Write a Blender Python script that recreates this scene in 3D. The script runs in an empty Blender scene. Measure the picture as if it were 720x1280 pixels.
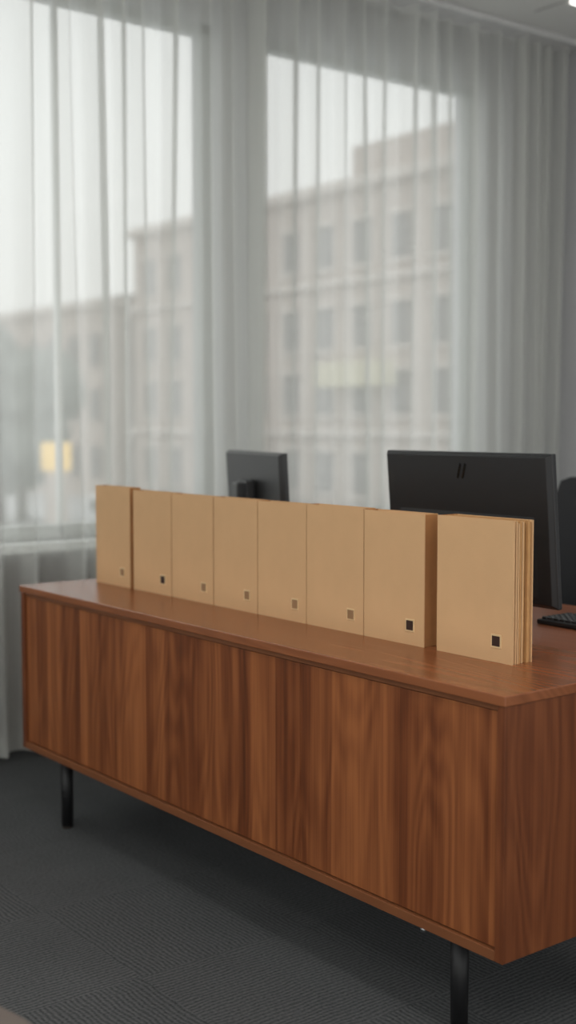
import bpy, bmesh, math, random
from mathutils import Vector, Matrix
random.seed(7)
scene = bpy.context.scene
scene.view_settings.view_transform = 'Standard'
scene.view_settings.look = 'None'

# ------------------------------------------------------------------ materials
def new_mat(name):
    m = bpy.data.materials.new(name); m.use_nodes = True
    nt = m.node_tree
    for n in list(nt.nodes): nt.nodes.remove(n)
    out = nt.nodes.new('ShaderNodeOutputMaterial')
    return m, nt, out

def N(nt, typ, **kw):
    n = nt.nodes.new(typ)
    for k, v in kw.items(): setattr(n, k, v)
    return n

def math_node(nt, op, a, b=None, c=None):
    n = nt.nodes.new('ShaderNodeMath'); n.operation = op
    for i, v in enumerate((a, b, c)):
        if v is None: continue
        if isinstance(v, (int, float)): n.inputs[i].default_value = v
        else: nt.links.new(v, n.inputs[i])
    return n.outputs[0]

def ramp(nt, fac, stops):
    r = nt.nodes.new('ShaderNodeValToRGB')
    el = r.color_ramp.elements
    while len(el) < len(stops): el.new(0.5)
    for e, (p, c) in zip(el, stops):
        e.position = p; e.color = (*c, 1)
    nt.links.new(fac, r.inputs['Fac'])
    return r.outputs['Color']

def srgb(r, g, b):
    def f(c):
        c /= 255
        return c/12.92 if c <= .04045 else ((c+.055)/1.055)**2.4
    return (f(r), f(g), f(b))

def plain(name, col, rough=.5, metal=0., var=.06, scale=20., bump=0., bscale=200., emit=0., spec=.5):
    m, nt, out = new_mat(name)
    p = N(nt, 'ShaderNodeBsdfPrincipled')
    nt.links.new(p.outputs[0], out.inputs[0])
    tc = N(nt, 'ShaderNodeTexCoord')
    no = N(nt, 'ShaderNodeTexNoise'); no.inputs['Scale'].default_value = scale; no.inputs['Detail'].default_value = 4
    nt.links.new(tc.outputs['Object'], no.inputs['Vector'])
    c0 = tuple(x*(1-var) for x in col); c1 = tuple(min(1, x*(1+var)) for x in col)
    nt.links.new(ramp(nt, no.outputs['Fac'], [(.3, c0), (.7, c1)]), p.inputs['Base Color'])
    p.inputs['Roughness'].default_value = rough
    p.inputs['Metallic'].default_value = metal
    p.inputs['Specular IOR Level'].default_value = spec
    if emit:
        p.inputs['Emission Color'].default_value = (*col, 1)
        p.inputs['Emission Strength'].default_value = emit
    if bump:
        n2 = N(nt, 'ShaderNodeTexNoise'); n2.inputs['Scale'].default_value = bscale
        nt.links.new(tc.outputs['Object'], n2.inputs['Vector'])
        b = N(nt, 'ShaderNodeBump'); b.inputs['Strength'].default_value = bump; b.inputs['Distance'].default_value = .002
        nt.links.new(n2.outputs['Fac'], b.inputs['Height']); nt.links.new(b.outputs[0], p.inputs['Normal'])
    return m

def wood(name, vertical, stops, rough=.38, plank=.07, seed=0., wp=.5, wb=.3, wr=.12, wf=.12, spec=.3, bs=16):
    m, nt, out = new_mat(name)
    p = N(nt, 'ShaderNodeBsdfPrincipled'); nt.links.new(p.outputs[0], out.inputs[0])
    tc = N(nt, 'ShaderNodeTexCoord'); s = N(nt, 'ShaderNodeSeparateXYZ')
    nt.links.new(tc.outputs['Object'], s.inputs[0])
    X, Y, Z = s.outputs
    if vertical: a = math_node(nt, 'ADD', X, Y); g = Z
    else: a = math_node(nt, 'ADD', X, Z); g = Y
    a = math_node(nt, 'ADD', a, 10.37+seed)
    def vec(sa, sg, off):
        c = N(nt, 'ShaderNodeCombineXYZ')
        nt.links.new(math_node(nt, 'MULTIPLY', a, sa), c.inputs[0])
        nt.links.new(math_node(nt, 'MULTIPLY', g, sg), c.inputs[1])
        c.inputs[2].default_value = off
        return c.outputs[0]
    def noise(v, det=3):
        n = N(nt, 'ShaderNodeTexNoise'); n.inputs['Scale'].default_value = 1; n.inputs['Detail'].default_value = det
        nt.links.new(v, n.inputs['Vector']); return n.outputs['Fac']
    fiber = noise(vec(260, 5, 1.), 4)
    fine = noise(vec(75, .7, 4.), 3)
    broad = noise(vec(bs, .25, 2.), 2)
    warp = noise(vec(5, .7, 3.), 2)
    ring = math_node(nt, 'SINE', math_node(nt, 'MULTIPLY', warp, 95))
    ring = math_node(nt, 'MULTIPLY_ADD', ring, .5, .5)
    vo = N(nt, 'ShaderNodeTexVoronoi', voronoi_dimensions='1D'); vo.inputs['Scale'].default_value = 1/plank
    nt.links.new(math_node(nt, 'MULTIPLY_ADD', noise(vec(3, 1.5, 7.), 1), .008, a), vo.inputs['W'])
    sc = N(nt, 'ShaderNodeSeparateColor'); nt.links.new(vo.outputs['Color'], sc.inputs[0])
    t = math_node(nt, 'MULTIPLY', sc.outputs[0], wp)
    t = math_node(nt, 'MULTIPLY_ADD', broad, wb, t)
    t = math_node(nt, 'MULTIPLY_ADD', ring, wr, t)
    t = math_node(nt, 'MULTIPLY_ADD', fine, wf, t)
    t = math_node(nt, 'MULTIPLY_ADD', fiber, wf*.7, t)
    nt.links.new(ramp(nt, t, stops), p.inputs['Base Color'])
    p.inputs['Roughness'].default_value = rough
    p.inputs['Specular IOR Level'].default_value = spec
    b = N(nt, 'ShaderNodeBump'); b.inputs['Strength'].default_value = .12; b.inputs['Distance'].default_value = .001
    nt.links.new(fiber, b.inputs['Height']); nt.links.new(b.outputs[0], p.inputs['Normal'])
    return m

WD = srgb(64, 32, 17); WM = srgb(110, 60, 33); WL = srgb(158, 96, 56)
wood_front = wood('walnut_vertical', True, [(.27, WD), (.50, WM), (.76, WL)], plank=.055, wp=.17, wb=.56, wr=.08, wf=.24, rough=.45, spec=.25, bs=19)
wood_side = wood('walnut_end', True, [(.25, srgb(74, 38, 22)), (.5, srgb(104, 57, 33)), (.8, srgb(134, 79, 47))], seed=5, wp=.12, plank=.06, wb=.48, wf=.24, bs=16)
wood_top = wood('walnut_top', False, [(.1, srgb(116, 66, 39)), (.5, srgb(144, 87, 54)), (.9, srgb(166, 107, 70))], rough=.27, seed=2, wp=.08, wb=.4, spec=.5)
wood_edge = wood('walnut_edge', False, [(.1, srgb(110, 66, 41)), (.9, srgb(146, 93, 59))], seed=3, wp=.1)
desk_wood = wood('desk_wood', False, [(.1, srgb(122, 70, 46)), (.9, srgb(154, 96, 66))], rough=.35, seed=8, wp=.1)
black_metal = plain('black_metal', (.007, .007, .008), .5, 0.)
dark_gap = plain('shadow_gap_board', (.02, .012, .008), .8)
kraft = plain('kraft_card', srgb(210, 170, 127), .75, var=.035, scale=9, bump=.15, bscale=350, spec=.2)
kraft_in = plain('kraft_inner_leaf', srgb(196, 150, 100), .8, var=.08, scale=30, spec=.2)
kraft_dk = plain('kraft_spine', srgb(172, 121, 76), .8, var=.05, scale=30, spec=.2)
gold = plain('label_frame_metal', srgb(235, 205, 158), .35, .3)
lab_dark = plain('label_insert_dark', srgb(54, 32, 24), .4)
lab_lite = plain('label_insert_tan', srgb(154, 118, 84), .35)
mon_black = plain('monitor_plastic', (.014, .0145, .016), .42, bump=.05, bscale=900)
mon_edge = plain('monitor_bezel', (.022, .023, .025), .35)
mon_logo = plain('monitor_emblem', (.002, .002, .002), .15)
mon_col = plain('monitor_stand', (.03, .031, .034), .4)
screen_m = plain('screen_glass', (.008, .008, .010), .12)
key_m = plain('keycaps', (.02, .02, .022), .5)
fabric_dk = plain('chair_mesh_fabric', (.022, .023, .026), .8, bump=.3, bscale=400)
wall_m = plain('painted_wall', srgb(190, 190, 192), .9, var=.02, scale=3)
wall_shade_m = plain('wall_shade_below_sill', srgb(112, 106, 102), .9, var=.03, scale=3)  # wall under the sill: backlit shade put into a darker colour
frame_m = plain('window_frame_paint', srgb(186, 190, 188), .5, var=.02)
sill_m = plain('sill_white', srgb(242, 244, 242), .4, var=.02)
ceil_m = plain('ceiling_paint', srgb(222, 222, 219), .95, var=.02, scale=4)
ceil_ln = plain('ceiling_joint', srgb(150, 150, 148), .9)
white_m = plain('white_metal', srgb(215, 215, 215), .5)
pouf_m = plain('pouf_fabric', srgb(112, 102, 96), .95, bump=.4, bscale=300)
fill_down_m = plain('fill_diffuser', (1, .97, .92), .5, emit=8.3)  # emitter of the added fill pendants
fill_up_m = plain('fill_uplight', (1, .97, .92), .5, emit=6.2)
lamp_sm = plain('lamp_small', (1, .97, .92), .5, emit=3.)
steel = plain('brushed_steel', (.55, .55, .55), .3, 1.)

def carpet():
    m, nt, out = new_mat('carpet_tiles')
    p = N(nt, 'ShaderNodeBsdfPrincipled'); nt.links.new(p.outputs[0], out.inputs[0])
    tc = N(nt, 'ShaderNodeTexCoord'); s = N(nt, 'ShaderNodeSeparateXYZ')
    nz = N(nt, 'ShaderNodeTexNoise'); nz.inputs['Scale'].default_value = 12; nz.inputs['Detail'].default_value = 3
    nt.links.new(tc.outputs['Object'], nz.inputs['Vector'])
    nt.links.new(tc.outputs['Object'], s.inputs[0]); X, Y, Z = s.outputs
    T = .5
    fx = math_node(nt, 'FLOOR', math_node(nt, 'DIVIDE', X, T)); fy = math_node(nt, 'FLOOR', math_node(nt, 'DIVIDE', Y, T))
    par = math_node(nt, 'FLOORED_MODULO', math_node(nt, 'ADD', fx, fy), 2)
    wob = math_node(nt, 'MULTIPLY', nz.outputs['Fac'], 11.)
    def stripes(c): return math_node(nt, 'MULTIPLY_ADD', math_node(nt, 'SINE', math_node(nt, 'ADD', math_node(nt, 'MULTIPLY', c, 2*math.pi/.013), wob)), .5, .5)
    mx = N(nt, 'ShaderNodeMix', data_type='FLOAT')
    nt.links.new(par, mx.inputs[0]); nt.links.new(stripes(X), mx.inputs[2]); nt.links.new(stripes(Y), mx.inputs[3])
    n2 = N(nt, 'ShaderNodeTexNoise'); n2.inputs['Scale'].default_value = 130; n2.inputs['Detail'].default_value = 4
    nt.links.new(tc.outputs['Object'], n2.inputs['Vector'])
    n3 = N(nt, 'ShaderNodeTexNoise'); n3.inputs['Scale'].default_value = 3; n3.inputs['Detail'].default_value = 3
    nt.links.new(tc.outputs['Object'], n3.inputs['Vector'])
    t = math_node(nt, 'MULTIPLY', mx.outputs[0], .22)
    t = math_node(nt, 'MULTIPLY_ADD', n2.outputs['Fac'], .58, t)
    t = math_node(nt, 'MULTIPLY_ADD', n3.outputs['Fac'], .15, t)
    t = math_node(nt, 'MULTIPLY_ADD', par, .02, t)
    nt.links.new(ramp(nt, t, [(.25, srgb(56, 58, 60)), (.8, srgb(108, 109, 110))]), p.inputs['Base Color'])
    p.inputs['Roughness'].default_value = 1.; p.inputs['Specular IOR Level'].default_value = .1
    b = N(nt, 'ShaderNodeBump'); b.inputs['Strength'].default_value = .4; b.inputs['Distance'].default_value = .003
    nt.links.new(t, b.inputs['Height']); nt.links.new(b.outputs[0], p.inputs['Normal'])
    return m
carpet_m = carpet()

def sheer():
    m, nt, out = new_mat('sheer_voile')
    tr = N(nt, 'ShaderNodeBsdfTransparent'); df = N(nt, 'ShaderNodeBsdfDiffuse'); tl = N(nt, 'ShaderNodeBsdfTranslucent')
    df.inputs[0].default_value = (*srgb(220, 220, 216), 1); tl.inputs[0].default_value = (*srgb(246, 248, 245), 1)
    m1 = N(nt, 'ShaderNodeMixShader'); m1.inputs[0].default_value = .55
    nt.links.new(df.outputs[0], m1.inputs[1]); nt.links.new(tl.outputs[0], m1.inputs[2])
    tc = N(nt, 'ShaderNodeTexCoord'); no = N(nt, 'ShaderNodeTexNoise'); no.inputs['Scale'].default_value = 3
    mp = N(nt, 'ShaderNodeMapping'); mp.inputs['Scale'].default_value = (4, 4, .3)
    nt.links.new(tc.outputs['Object'], mp.inputs[0]); nt.links.new(mp.outputs[0], no.inputs['Vector'])
    f = math_node(nt, 'MULTIPLY_ADD', no.outputs['Fac'], .12, .535)
    m2 = N(nt, 'ShaderNodeMixShader'); nt.links.new(f, m2.inputs[0])
    nt.links.new(tr.outputs[0], m2.inputs[1]); nt.links.new(m1.outputs[0], m2.inputs[2])
    nt.links.new(m2.outputs[0], out.inputs[0])
    return m
sheer_m = sheer()
def glass():
    m, nt, out = new_mat('window_glass')
    tr = N(nt, 'ShaderNodeBsdfTransparent'); gl = N(nt, 'ShaderNodeBsdfGlossy'); gl.inputs['Roughness'].default_value = .02
    mm = N(nt, 'ShaderNodeMixShader'); mm.inputs[0].default_value = .01
    nt.links.new(tr.outputs[0], mm.inputs[1]); nt.links.new(gl.outputs[0], mm.inputs[2]); nt.links.new(mm.outputs[0], out.inputs[0])
    return m
glass_m = glass()

# ------------------------------------------------------------------ mesh builder
class MB:
    def __init__(s): s.bm = bmesh.new(); s.mats = []
    def mi(s, m):
        if m not in s.mats: s.mats.append(m)
        return s.mats.index(m)
    def _add(s, tmp, m, mat4=None, smooth=False):
        if mat4 is not None: bmesh.ops.transform(tmp, matrix=mat4, verts=tmp.verts)
        i = s.mi(m); vm = {}
        for v in tmp.verts: vm[v] = s.bm.verts.new(v.co)
        for f in tmp.faces:
            try:
                nf = s.bm.faces.new([vm[v] for v in f.verts]); nf.material_index = i; nf.smooth = smooth
            except ValueError: pass
        tmp.free()
    def box(s, a, b, m, bev=0., seg=2, M=None):
        t = bmesh.new(); bmesh.ops.create_cube(t, size=1)
        c = [(a[i]+b[i])/2 for i in range(3)]; d = [abs(b[i]-a[i]) for i in range(3)]
        for v in t.verts: v.co = Vector((c[0]+v.co.x*d[0], c[1]+v.co.y*d[1], c[2]+v.co.z*d[2]))
        if bev: bmesh.ops.bevel(t, geom=t.edges[:], offset=min(bev, min(d)*.45), segments=seg, affect='EDGES', profile=.5)
        s._add(t, m, M, smooth=False)
    def cyl(s, p0, p1, r0, r1, m, n=24, M=None):
        p0 = Vector(p0); p1 = Vector(p1); L = (p1-p0).length
        t = bmesh.new(); bmesh.ops.create_cone(t, cap_ends=True, segments=n, radius1=r0, radius2=r1, depth=L)
        q = (p1-p0).to_track_quat('Z', 'Y').to_matrix().to_4x4()
        X = Matrix.Translation((p0+p1)/2) @ q
        if M is not None: X = M @ X
        s._add(t, m, X, smooth=n > 8)
    def frustum(s, r0, r1, m, M=None, bev=0.):  # rects (x,y0,y1,z0,z1)
        t = bmesh.new(); vs = []
        for (x, y0, y1, z0, z1) in (r0, r1):
            vs.append([t.verts.new((x, y0, z0)), t.verts.new((x, y1, z0)), t.verts.new((x, y1, z1)), t.verts.new((x, y0, z1))])
        t.faces.new(vs[0]); t.faces.new(vs[1][::-1])
        for i in range(4):
            j = (i+1) % 4; t.faces.new([vs[0][i], vs[1][i], vs[1][j], vs[0][j]])
        bmesh.ops.recalc_face_normals(t, faces=t.faces)
        if bev: bmesh.ops.bevel(t, geom=t.edges[:], offset=bev, segments=2, affect='EDGES', profile=.5)
        s._add(t, m, M)
    def grid(s, rows, m, close_u=False, smooth=True):
        i = s.mi(m); V = [[s.bm.verts.new(p) for p in r] for r in rows]
        for a in range(len(V)-1):
            n = len(V[a])
            for b in range(n if close_u else n-1):
                c = (b+1) % n
                f = s.bm.faces.new([V[a][b], V[a][c], V[a+1][c], V[a+1][b]]); f.material_index = i; f.smooth = smooth
        return V
    def done(s, name, origin=(0, 0, 0), rotz=0.):
        bmesh.ops.recalc_face_normals(s.bm, faces=s.bm.faces)
        o = Vector(origin)
        for v in s.bm.verts: v.co -= o
        me = bpy.data.meshes.new(name); s.bm.to_mesh(me); s.bm.free()
        for m in s.mats: me.materials.append(m)
        ob = bpy.data.objects.new(name, me); ob.location = o; ob.rotation_euler[2] = rotz
        scene.collection.objects.link(ob)
        return ob

# ------------------------------------------------------------------ room shell
CZ = 3.33; WY = 4.62; RX = 5.42
b = MB(); b.box((-2.5, -2.5, -.1), (RX+.15, WY+.2, 0), carpet_m); b.done('floor')
b = MB(); b.box((-2.5, -2.5, CZ), (RX+.15, WY+.2, CZ+.12), ceil_m)
for gx in [3.0, 3.6, 4.2, 4.8]:
    b.box((gx-.004, -2.5, CZ-.003), (gx+.004, 4.2, CZ), ceil_ln)
b.done('ceiling')
b = MB(); b.box((RX, -2.5, 0), (RX+.15, WY+.2, CZ), wall_m); b.done('wall_right')
b = MB(); b.box((RX-.014, -2.5, 0), (RX, WY, .08), frame_m, .004); b.done('baseboard_right')
# window wall with openings
SZ, TZ = .84, 3.07
W1 = (.35, 3.20); W2 = (3.45, 4.88)
b = MB()
b.box((-2.5, WY, 0), (RX, WY+.2, SZ), wall_shade_m)
b.box((-2.5, WY, TZ), (RX, WY+.2, CZ), wall_m)
b.box((-2.5, WY, SZ), (W1[0], WY+.2, TZ), wall_m)
b.box((W1[1], WY, SZ), (W2[0], WY+.2, TZ), wall_m)
b.box((W2[1], WY, SZ), (RX, WY+.2, TZ), wall_m)
b.done('wall_window')
def window(name, x0, x1, mull):
    b = MB(); fw = .045; y0, y1 = WY+.05, WY+.12
    b.box((x0, y0, SZ), (x1, y1, SZ+.06), frame_m, .004); b.box((x0, y0, TZ-fw), (x1, y1, TZ), frame_m, .004)
    b.box((x0, y0, SZ), (x0+fw, y1, TZ), frame_m, .004); b.box((x1-fw, y0, SZ), (x1, y1, TZ), frame_m, .004)
    for mx in mull: b.box((mx-.012, y0, SZ), (mx+.012, y0+.03, TZ), sill_m, .003)
    b.box((x0+fw, y0+.03, SZ+.06), (x1-fw, y0+.036, TZ-fw), glass_m)
    b.done(name)
window('window_1', W1[0], W1[1], [2.44])
window('window_2', W2[0], W2[1], [])
b = MB(); b.box((-.2, WY-.075, SZ-.04), (5.0, WY+.05, SZ), sill_m, .006); b.done('window_sill')
b = MB(); b.box((-1.5, 4.36, CZ-.03), (RX-.01, 4.54, CZ-.001), white_m, .004)
b.done('curtain_track')

# linear ceiling light, plus pendants added out of view as fill
b = MB(); b.box((4.82, 3.30, CZ-.012), (4.88, 4.00, CZ+.0), lamp_sm, .003); b.done('linear_ceiling_light')
for (lx, ly) in [(4.5, 1.3), (2.9, .3), (.9, -.6), (-.7, 1.6), (-.9, -.6), (.9, 1.7)]:  # made-up pendants out of view, added to brighten room and ceiling
    b = MB(); z = 2.92
    b.box((lx-.14, ly-.7, z), (lx+.14, ly+.7, z+.04), white_m, .004)
    b.box((lx-.12, ly-.68, z-.004), (lx+.12, ly+.68, z+.001), fill_down_m)
    b.box((lx-.12, ly-.68, z+.039), (lx+.12, ly+.68, z+.044), fill_up_m)
    for dy in (-.55, .55): b.cyl((lx, ly+dy, z+.04), (lx, ly+dy, CZ), .003, .003, steel, 8)
    b.done('added_fill_pendant', (lx, ly, z))

# ------------------------------------------------------------------ sheer curtains
def curtain(x0, x1, y0, seed):
    rnd = random.Random(seed)
    pl = []; x = x0+.05
    while x < x1:
        pl.append((x, rnd.uniform(.06, .12), rnd.uniform(.016, .028), rnd.uniform(-.035, .045), rnd.uniform(0, 6.28)))
        x += rnd.uniform(.09, .18)
    n = int((x1-x0)/.0035); rows = []
    Z = [.025+(CZ-.03-.025)*i/24 for i in range(25)]
    ph = [rnd.uniform(0, 6.28) for _ in range(4)]
    for z in Z:
        zz = z/CZ; r = []
        for i in range(n+1):
            x = x0+(x1-x0)*i/n
            y = y0+.012*math.sin(x*9+ph[0]+.4*zz)+.008*math.sin(x*23+ph[1]-zz)+.004*math.sin(x*61+ph[2]+2*zz)
            for (px, A, w, sl, q) in pl:
                d = x-(px+sl*(1-zz)+.006*math.sin(4*zz+q))
                if abs(d) < .11:
                    ww = w*(1.15-.25*zz)
                    y -= A*(.85+.15*math.sin(3*zz+q))*math.exp(-(d/ww)**2)
            r.append((x, max(y, 4.30), z))
        rows.append(r)
    b = MB(); b.grid(rows, sheer_m)
    hem = [[(p[0], p[1]+.002, z) for p in rows[0]] for z in (.025, .10)]
    b.grid(hem, sheer_m)
    return b.done('sheer_curtain')
curtain(-.6, 3.33, 4.50, 3)
curtain(3.29, RX-.03, 4.50, 11)

# ------------------------------------------------------------------ sideboard
TX0, TX1, TY0, TY1 = 1.82, 2.31, 1.643, 3.778
TOP, BOT = .786, .243
th = .022
b = MB()
D = TX1-TX0-.02
b.box((TX0-.004, TY0-.003, TOP-th), (TX1, TY1+.003, TOP), wood_top, .0025)
b.box((TX0, TY0, BOT), (TX0+D, TY0+th, TOP-th), wood_side, .0015)
b.box((TX0, TY1-th, BOT), (TX0+D, TY1, TOP-th), wood_side, .0015)
b.box((TX0, TY0+th, BOT), (TX0+D, TY1-th, BOT+th), wood_edge, .0015)
b.box((TX0+D-.02, TY0+th, BOT+th), (TX0+D-.005, TY1-th, TOP-th), wood_side)
b.box((TX0+.03, TY0+th, BOT+th), (TX0+.035, TY1-th, TOP-th), dark_gap)
b.box((TX0+.006, TY0+th, TOP-th-.012), (TX0+.03, TY1-th, TOP-th), wood_edge)
seams = [TY0+th+.002, 2.30, TY1-th-.002]
for i in range(2):
    b.box((TX0+.008, seams[i]+.0006, BOT+th+.003), (TX0+.027, seams[i+1]-.0006, TOP-th-.014), wood_front, .0006)
for lx, dy in ((TX0+.07, .185), (TX1-.035, .150)):
    for ly in (TY0+dy, TY1-.175):
        b.box((lx-.033, ly-.04, BOT-.005), (lx+.033, ly+.04, BOT), black_metal, .001)
        b.cyl((lx, ly, .008), (lx, ly, BOT-.003), .0185, .021, black_metal)
        b.cyl((lx, ly, 0), (lx, ly, .009), .017, .017, dark_gap)
b.cyl((TX0+.012, TY0+.235, BOT-.010), (TX0+.012, TY0+.235, BOT), .008, .008, steel)
sb = b.done('sideboard', (2.045, 2.71, 0))

# ------------------------------------------------------------------ file folders
FX = 2.065
def folder(y0, y1, t, h, leaves, dark, splay=0., seed=0):
    rnd = random.Random(seed); w = y1-y0
    b = MB(); c = .003; z0 = TOP
    def leaf(x0, x1, ya, yb, za, zb, m, bow=0.):
        n = 8; rows = []
        for s_ in range(n+1):
            f = s_/n; y = yb+(ya-yb)*f; dx = bow*f*f
            rows.append([(x0+dx, y, za), (x1+dx, y, za), (x1+dx, y, zb), (x0+dx, y, zb)])
        V = b.grid(rows, m, close_u=True, smooth=False)
        i = b.mi(m)
        for e in (V[0][::-1], V[-1]):
            f = b.bm.faces.new(e); f.material_index = i
    leaf(0, c, 0, w, z0, z0+h, kraft, 0)
    leaf(t-c, t, .002, w, z0, z0+h-.0005, kraft, splay*.6)
    b.box((c*.5, w-.003, z0), (t-c*.5, w, z0+h), kraft_dk, .001)
    inner = t-2*c
    if leaves:
        for i in range(leaves):
            f = (i+.5)/leaves
            x = c+inner*f; tw = inner/leaves*.62
            leaf(x-tw/2, x+tw/2, rnd.uniform(.001, .011), w-.004, z0, z0+h-rnd.uniform(.001, .007), rnd.choice([kraft, kraft_in, kraft]), splay*(f*.6))
    else:   # box-type folder: closed near end, contents just below the rim
        b.box((c*.6, .0015, z0), (t-c*.6, .0045, z0+h-.001), kraft_dk, .001)
        b.box((c, .0045, z0), (t-c, w-.004, z0+h-.006), kraft_in)
    ly, lz, s_ = .047, z0+.048, .0155
    b.box((-.0018, ly-s_, lz-s_), (0, ly+s_, lz+s_), gold, .0006)
    b.box((-.0026, ly-s_*.74, lz-s_*.74), (-.0012, ly+s_*.74, lz+s_*.74), lab_dark if dark else lab_lite, .0003)
    ob = b.done('file_folder', (0, 0, 0))
    for v in ob.data.vertices: v.co.z -= z0
    ob.location = (FX, y0, z0)
    return ob
folder(1.847, 2.082, .066, .320, 8, True, .003, 8)
folder(2.126, 2.341, .046, .319, 0, True, .0, 7)
folder(2.344, 2.571, .042, .321, 0, False, .0, 6)
folder(2.574, 2.789, .043, .319, 0, False, .0, 5)
folder(2.793, 3.006, .040, .320, 0, False, .0, 4)
folder(3.011, 3.233, .042, .319, 0, False, .0, 3)
folder(3.238, 3.462, .042, .320, 0, True, .0, 2)
folder(3.486, 3.706, .044, .326, 0, False, .0, 1)

# ------------------------------------------------------------------ desk
DZ = .776
b = MB()
b.box((2.325, 1.35, DZ-.025), (2.95, 3.95, DZ), desk_wood, .002)
for ly in (1.42, 3.88):
    for lx in (2.37, 2.90):
        b.box((lx-.025, ly-.025, 0), (lx+.025, ly+.025, DZ-.025), black_metal, .003)
    b.box((2.37, ly-.02, DZ-.065), (2.90, ly+.02, DZ-.025), black_metal, .003)
b.box((2.60, 1.42, DZ-.065), (2.64, 3.88, DZ-.025), black_metal, .003)
b.done('office_desk', (2.6, 2.65, 0))

# ------------------------------------------------------------------ monitors
def monitor(cx, cy, w, h, zc, tilt, rotz, mtop, logo=True):
    b = MB()
    M = Matrix.Translation((0, 0, zc)) @ Matrix.Rotation(-tilt, 4, 'Y') @ Matrix.Translation((0, 0, -zc))
    z0, z1 = zc-h/2, zc+h/2
    b.box((-.006, -w/2, z0), (.010, w/2, z1), mon_edge, .003, M=M)
    b.box((.0095, -w/2+.008, z0+.014), (.0108, w/2-.008, z1-.008), screen_m, M=M)
    b.frustum((-.005, -w/2+.002, w/2-.002, z0+.002, z1-.002), (-.018, -w/2+.012, w/2-.012, z0+.012, z1-.008), mon_black, M=M, bev=.002)
    b.frustum((-.017, -w/2+.05, w/2-.05, z0+.02, z1-.16), (-.030, -w/2+.11, w/2-.11, z0+.05, z1-.21), mon_black, M=M, bev=.003)
    if logo:
        for dy in (-.009, .009):
            S = M @ Matrix.Translation((-.0185, dy, z1-.050)) @ Matrix.Rotation(math.radians(18), 4, 'X')
            b.box((-.0010, -.0035, -.021), (.001, .0035, .021), mon_logo, .0005, M=S)
    b.box((-.055, -.05, mtop-.10), (-.025, .05, mtop), mon_col, .004, M=M)
    b.box((-.085, -.033, DZ+.012), (-.052, .033, mtop-.01), mon_col, .006)
    b.box((-.17, -.12, DZ), (.08, .12, DZ+.013), mon_col, .005)
    return b.done('computer_monitor', (0, 0, 0)), cx, cy, rotz
for args in [dict(cx=2.50, cy=2.40, w=.620, h=.405, zc=1.040, tilt=math.radians(5), rotz=0, mtop=1.06),
             dict(cx=2.525, cy=3.41, w=.60, h=.36, zc=1.045, tilt=math.radians(3), rotz=math.radians(-18.4), mtop=1.13, logo=False)]:
    ob, cx, cy, rz = monitor(**args)
    for v in ob.data.vertices: v.co.z -= DZ
    ob.location = (cx, cy, DZ); ob.rotation_euler[2] = rz

# keyboard
b = MB()
kx0, kx1, ky0, ky1 = 2.60, 2.735, 1.80, 2.24
b.box((kx0, ky0, DZ), (kx1, ky1, DZ+.014), key_m, .004)
for r in range(6):
    for c in range(21):
        xx = kx0+.010+r*.0195; yy = ky0+.010+c*.0202
        b.box((xx, yy, DZ+.013), (xx+.016, yy+.0165, DZ+.021), mon_edge, .002, 1)
b.done('keyboard', (2.66, 2.02, DZ))

# ------------------------------------------------------------------ office chair (facing -x towards the desk)
cx, cy = 3.27, 2.70
b = MB()
nz_, ny_ = 14, 14
def backpt(u, v, off):
    z = .53+.60*v; hw = .235*(1-.06*abs(2*v-1)**4)
    y = cy+hw*u; x = cx+.20+.07*v-.035*math.sin(v*math.pi)-.05*u*u+off+.02
    e = max(abs(u)-.8, 0)/.2
    z2 = z+(.83-z)*.05*e*e
    return (x, y, z2)
for off in (0, .035):
    b.grid([[backpt(-1+2*i/ny_, j/nz_, off) for i in range(ny_+1)] for j in range(nz_+1)], fabric_dk)
edge = [(-1+2*i/ny_, 0) for i in range(ny_+1)]+[(1, j/nz_) for j in range(1, nz_+1)]+[(1-2*i/ny_, 1) for i in range(1, ny_+1)]+[(-1, 1-j/nz_) for j in range(1, nz_)]
b.grid([[backpt(u, v, 0) for u, v in edge], [backpt(u, v, .035) for u, v in edge]], mon_edge, close_u=True)
b.box((cx-.25, cy-.25, .43), (cx+.22, cy+.25, .51), fabric_dk, .03, 4)
b.box((cx+.20, cy-.035, .40), (cx+.25, cy+.035, .85), mon_edge, .01)
b.box((cx-.1, cy-.1, .39), (cx+.24, cy+.1, .435), mon_edge, .01)
for sy in (-1, 1):
    b.box((cx-.02, cy+sy*.27-.02, .45), (cx+.03, cy+sy*.27+.02, .66), mon_edge, .008)
    b.box((cx-.15, cy+sy*.27-.035, .655), (cx+.12, cy+sy*.27+.035, .685), mon_edge, .012)
    b.box((cx-.02, cy+min(sy*.27, sy*.1), .42), (cx+.03, cy+max(sy*.27, sy*.1), .45), mon_edge, .006)
b.cyl((cx, cy, .10), (cx, cy, .40), .028, .022, steel)
for i in range(5):
    a = i*2*math.pi/5+.3; dx, dy = math.cos(a), math.sin(a)
    b.cyl((cx+.02*dx, cy+.02*dy, .12), (cx+.30*dx, cy+.30*dy, .075), .026, .016, mon_edge, 12)
    px, py = cx+.30*dx, cy+.30*dy
    for s_ in (-.014, .014):
        b.cyl((px-dy*(s_-.008), py+dx*(s_-.008), .03), (px-dy*(s_+.008), py+dx*(s_+.008), .03), .03, .03, mon_edge, 16)
    b.cyl((px, py, .03), (px, py, .08), .008, .008, steel, 10)
b.done('office_chair', (cx, cy, 0))

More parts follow.
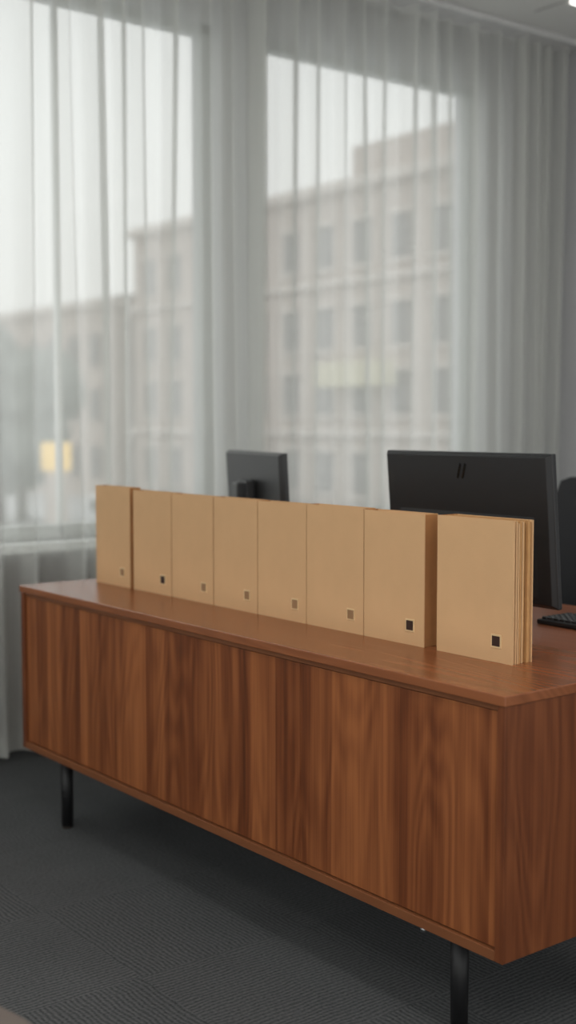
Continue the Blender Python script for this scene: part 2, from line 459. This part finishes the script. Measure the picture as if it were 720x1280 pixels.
# ------------------------------------------------------------------ pouf at lower left
pc = (.53, 1.70); prof = [(0, .0), (.27, .0), (.30, .02), (.315, .10), (.32, .22), (.318, .35), (.305, .395), (.28, .415), (.15, .425), (0.001, .43)]
b = MB()
b.grid([[(pc[0]+max(r, .001)*math.cos(a*math.pi/24), pc[1]+max(r, .001)*math.sin(a*math.pi/24), z) for a in range(48)] for r, z in prof], pouf_m, close_u=True)
b.done('round_pouf', (*pc, 0))

# ------------------------------------------------------------------ outside
GZ = -4.
stone = plain('facade_plaster', srgb(198, 186, 179), .9, var=.05, scale=.5)  # building and street colours paled to stand in for haze
stone2 = plain('facade_trim', srgb(212, 203, 197), .9)
roofm = plain('roof_metal', srgb(165, 158, 156), .8)
winm = plain('facade_windows', srgb(138, 134, 134), .4)
yel = plain('awning_cream', srgb(216, 210, 184), .8)
yel2 = plain('kiosk_lit_sign', srgb(240, 205, 130), .8, emit=.5)
asph = plain('street_surface', srgb(196, 198, 200), .95, scale=.3, var=.15)
leafm = plain('tree_foliage', srgb(136, 141, 138), .95, scale=1.5, var=.2)
bark = plain('tree_bark', srgb(110, 104, 100), .95)
b = MB(); b.box((-150, WY+3, GZ-.5), (250, 260, GZ), asph); b.done('street_ground')
b = MB()
bx, by0, by1, bz = 45., 43., 75., 14.
b.box((bx, by0, GZ), (bx+26, by1, bz), stone)
b.box((bx-.6, by0-.6, bz-.1), (bx+26.6, by1+.4, bz+.5), stone2, .1)
b.box((bx-.35, by0-.35, 8.9), (bx+26.3, by1+.2, 9.25), stone2)
b.box((bx-.35, by0-.35, .6), (bx+26.3, by1+.2, 1.0), stone2)
b.box((bx+.3, by0+.3, bz+.4), (bx+14, by0+9.5, bz+2.3), stone)
b.box((bx+2, by0+12, bz+.4), (bx+16, by1-6, bz+1.2), roofm)
for zi, z in enumerate([-2.6, 1.8, 5.4, 9.9]):
    n = 10
    for i in range(n):
        y = by0+1.4+i*3.1
        b.box((bx-.05, y, z), (bx+.2, y+1.4, z+2.3), winm)
        b.box((bx-.22, y-.2, z+2.3), (bx+.1, y+1.6, z+2.6), stone2)
        b.box((bx-.22, y-.2, z-.25), (bx+.1, y+1.6, z), stone2)
    for i in range(7):
        x = bx+1.4+i*3.5
        b.box((x, by0-.05, z), (x+1.4, by0+.2, z+2.3), winm)
        b.box((x-.2, by0-.22, z+2.3), (x+1.6, by0+.1, z+2.6), stone2)
b.box((bx-1.2, 48.5, 3.3), (bx, 54, 4.6), yel)
b.done('apartment_building', (bx, by0, GZ))
b = MB()
b.box((44, 76.5, GZ), (62, 104, 9.6), stone); b.box((43.5, 76, 9.5), (62.5, 104.5, 10), stone2)
b.frustum((43.6, 76, 104.4, 10, 10.05), (62, 80, 100, 12.6, 12.7), roofm)
for z in (-2.5, 1.5, 5.4):
    for i in range(8): b.box((43.9, 78+i*3.2, z), (44.2, 79.5+i*3.2, z+2.2), winm)
b.done('townhouse', (44, 76, GZ))
def tree(x, y, top, r, seed):
    rnd = random.Random(seed); b = MB()
    b.cyl((x, y, GZ), (x, y, top-r), .3, .18, bark, 10)
    for k in range(14):
        t = bmesh.new(); bmesh.ops.create_icosphere(t, subdivisions=2, radius=r*rnd.uniform(.35, .55))
        for v in t.verts: v.co *= rnd.uniform(.85, 1.15)
        a = rnd.uniform(0, 6.28); q = r*rnd.uniform(.1, .7)
        b._add(t, leafm, Matrix.Translation((x+q*math.cos(a), y+q*math.sin(a), top-r*rnd.uniform(.4, 1.9))))
    for k in range(5):
        a = k*1.26; b.cyl((x, y, top-2.2*r), (x+r*.6*math.cos(a), y+r*.6*math.sin(a), top-r), .12, .04, bark, 6)
    b.done('street_tree', (x, y, GZ))
tree(26, 56, 6.2, 3.6, 1); tree(22, 57, 7.0, 3.8, 2); tree(30, 62, 4.6, 3.2, 3); tree(17, 52, 6.5, 3.6, 4)
b = MB(); b.box((18.5, 35.9, GZ), (19.0, 36.5, -.2), stone); b.box((18.4, 35.8, -.2), (19.1, 36.6, .7), yel2, .05); b.done('street_kiosk', (18.8, 36.2, GZ))
def car(x, y, col, i):
    m = plain('car_paint_%d' % i, col, .4); b = MB()
    b.box((x-.9, y-2.2, GZ+.3), (x+.9, y+2.2, GZ+.95), m, .15); b.box((x-.78, y-1.2, GZ+.9), (x+.78, y+1.1, GZ+1.5), winm, .2)
    for sx in (-.85, .85):
        for sy in (-1.4, 1.4): b.cyl((x+sx-.1, y+sy, GZ+.32), (x+sx+.1, y+sy, GZ+.32), .32, .32, black_metal, 16)
    b.done('parked_car', (x, y, GZ))
for i in range(5): car(38.5, 44+i*5.6, [(.8, .8, .8), (.6, .62, .65), (.8, .8, .78), (.3, .3, .32), (.75, .75, .75)][i], i)

# ------------------------------------------------------------------ world (overcast)
w = bpy.data.worlds.new('overcast'); scene.world = w; w.use_nodes = True
nt = w.node_tree
for n in list(nt.nodes): nt.nodes.remove(n)
out = N(nt, 'ShaderNodeOutputWorld'); bg = N(nt, 'ShaderNodeBackground')
tc = N(nt, 'ShaderNodeTexCoord'); s = N(nt, 'ShaderNodeSeparateXYZ'); nt.links.new(tc.outputs['Generated'], s.inputs[0])
no = N(nt, 'ShaderNodeTexNoise'); no.inputs['Scale'].default_value = 3.; nt.links.new(tc.outputs['Generated'], no.inputs['Vector'])
f = math_node(nt, 'MULTIPLY_ADD', math_node(nt, 'SUBTRACT', no.outputs['Fac'], .5), .35, s.outputs[2])
nt.links.new(ramp(nt, f, [(0., (.82, .82, .79)), (.25, (.93, .955, .935)), (.8, (.98, 1.0, .985))]), bg.inputs[0])
bg.inputs[1].default_value = 1.36
nt.links.new(bg.outputs[0], out.inputs[0])

# ------------------------------------------------------------------ camera
cam = bpy.data.cameras.new('camera'); co = bpy.data.objects.new('camera', cam); scene.collection.objects.link(co)
cam.sensor_fit = 'VERTICAL'; cam.sensor_height = 36; cam.lens = 1560/1280*36
co.location = (0, 0, 1.32); co.rotation_euler = (math.radians(90-4.07), 0, math.radians(-37.9))
cam.dof.use_dof = True; cam.dof.focus_distance = 2.85; cam.dof.aperture_fstop = 1.9
cam.clip_end = 1000
scene.camera = co
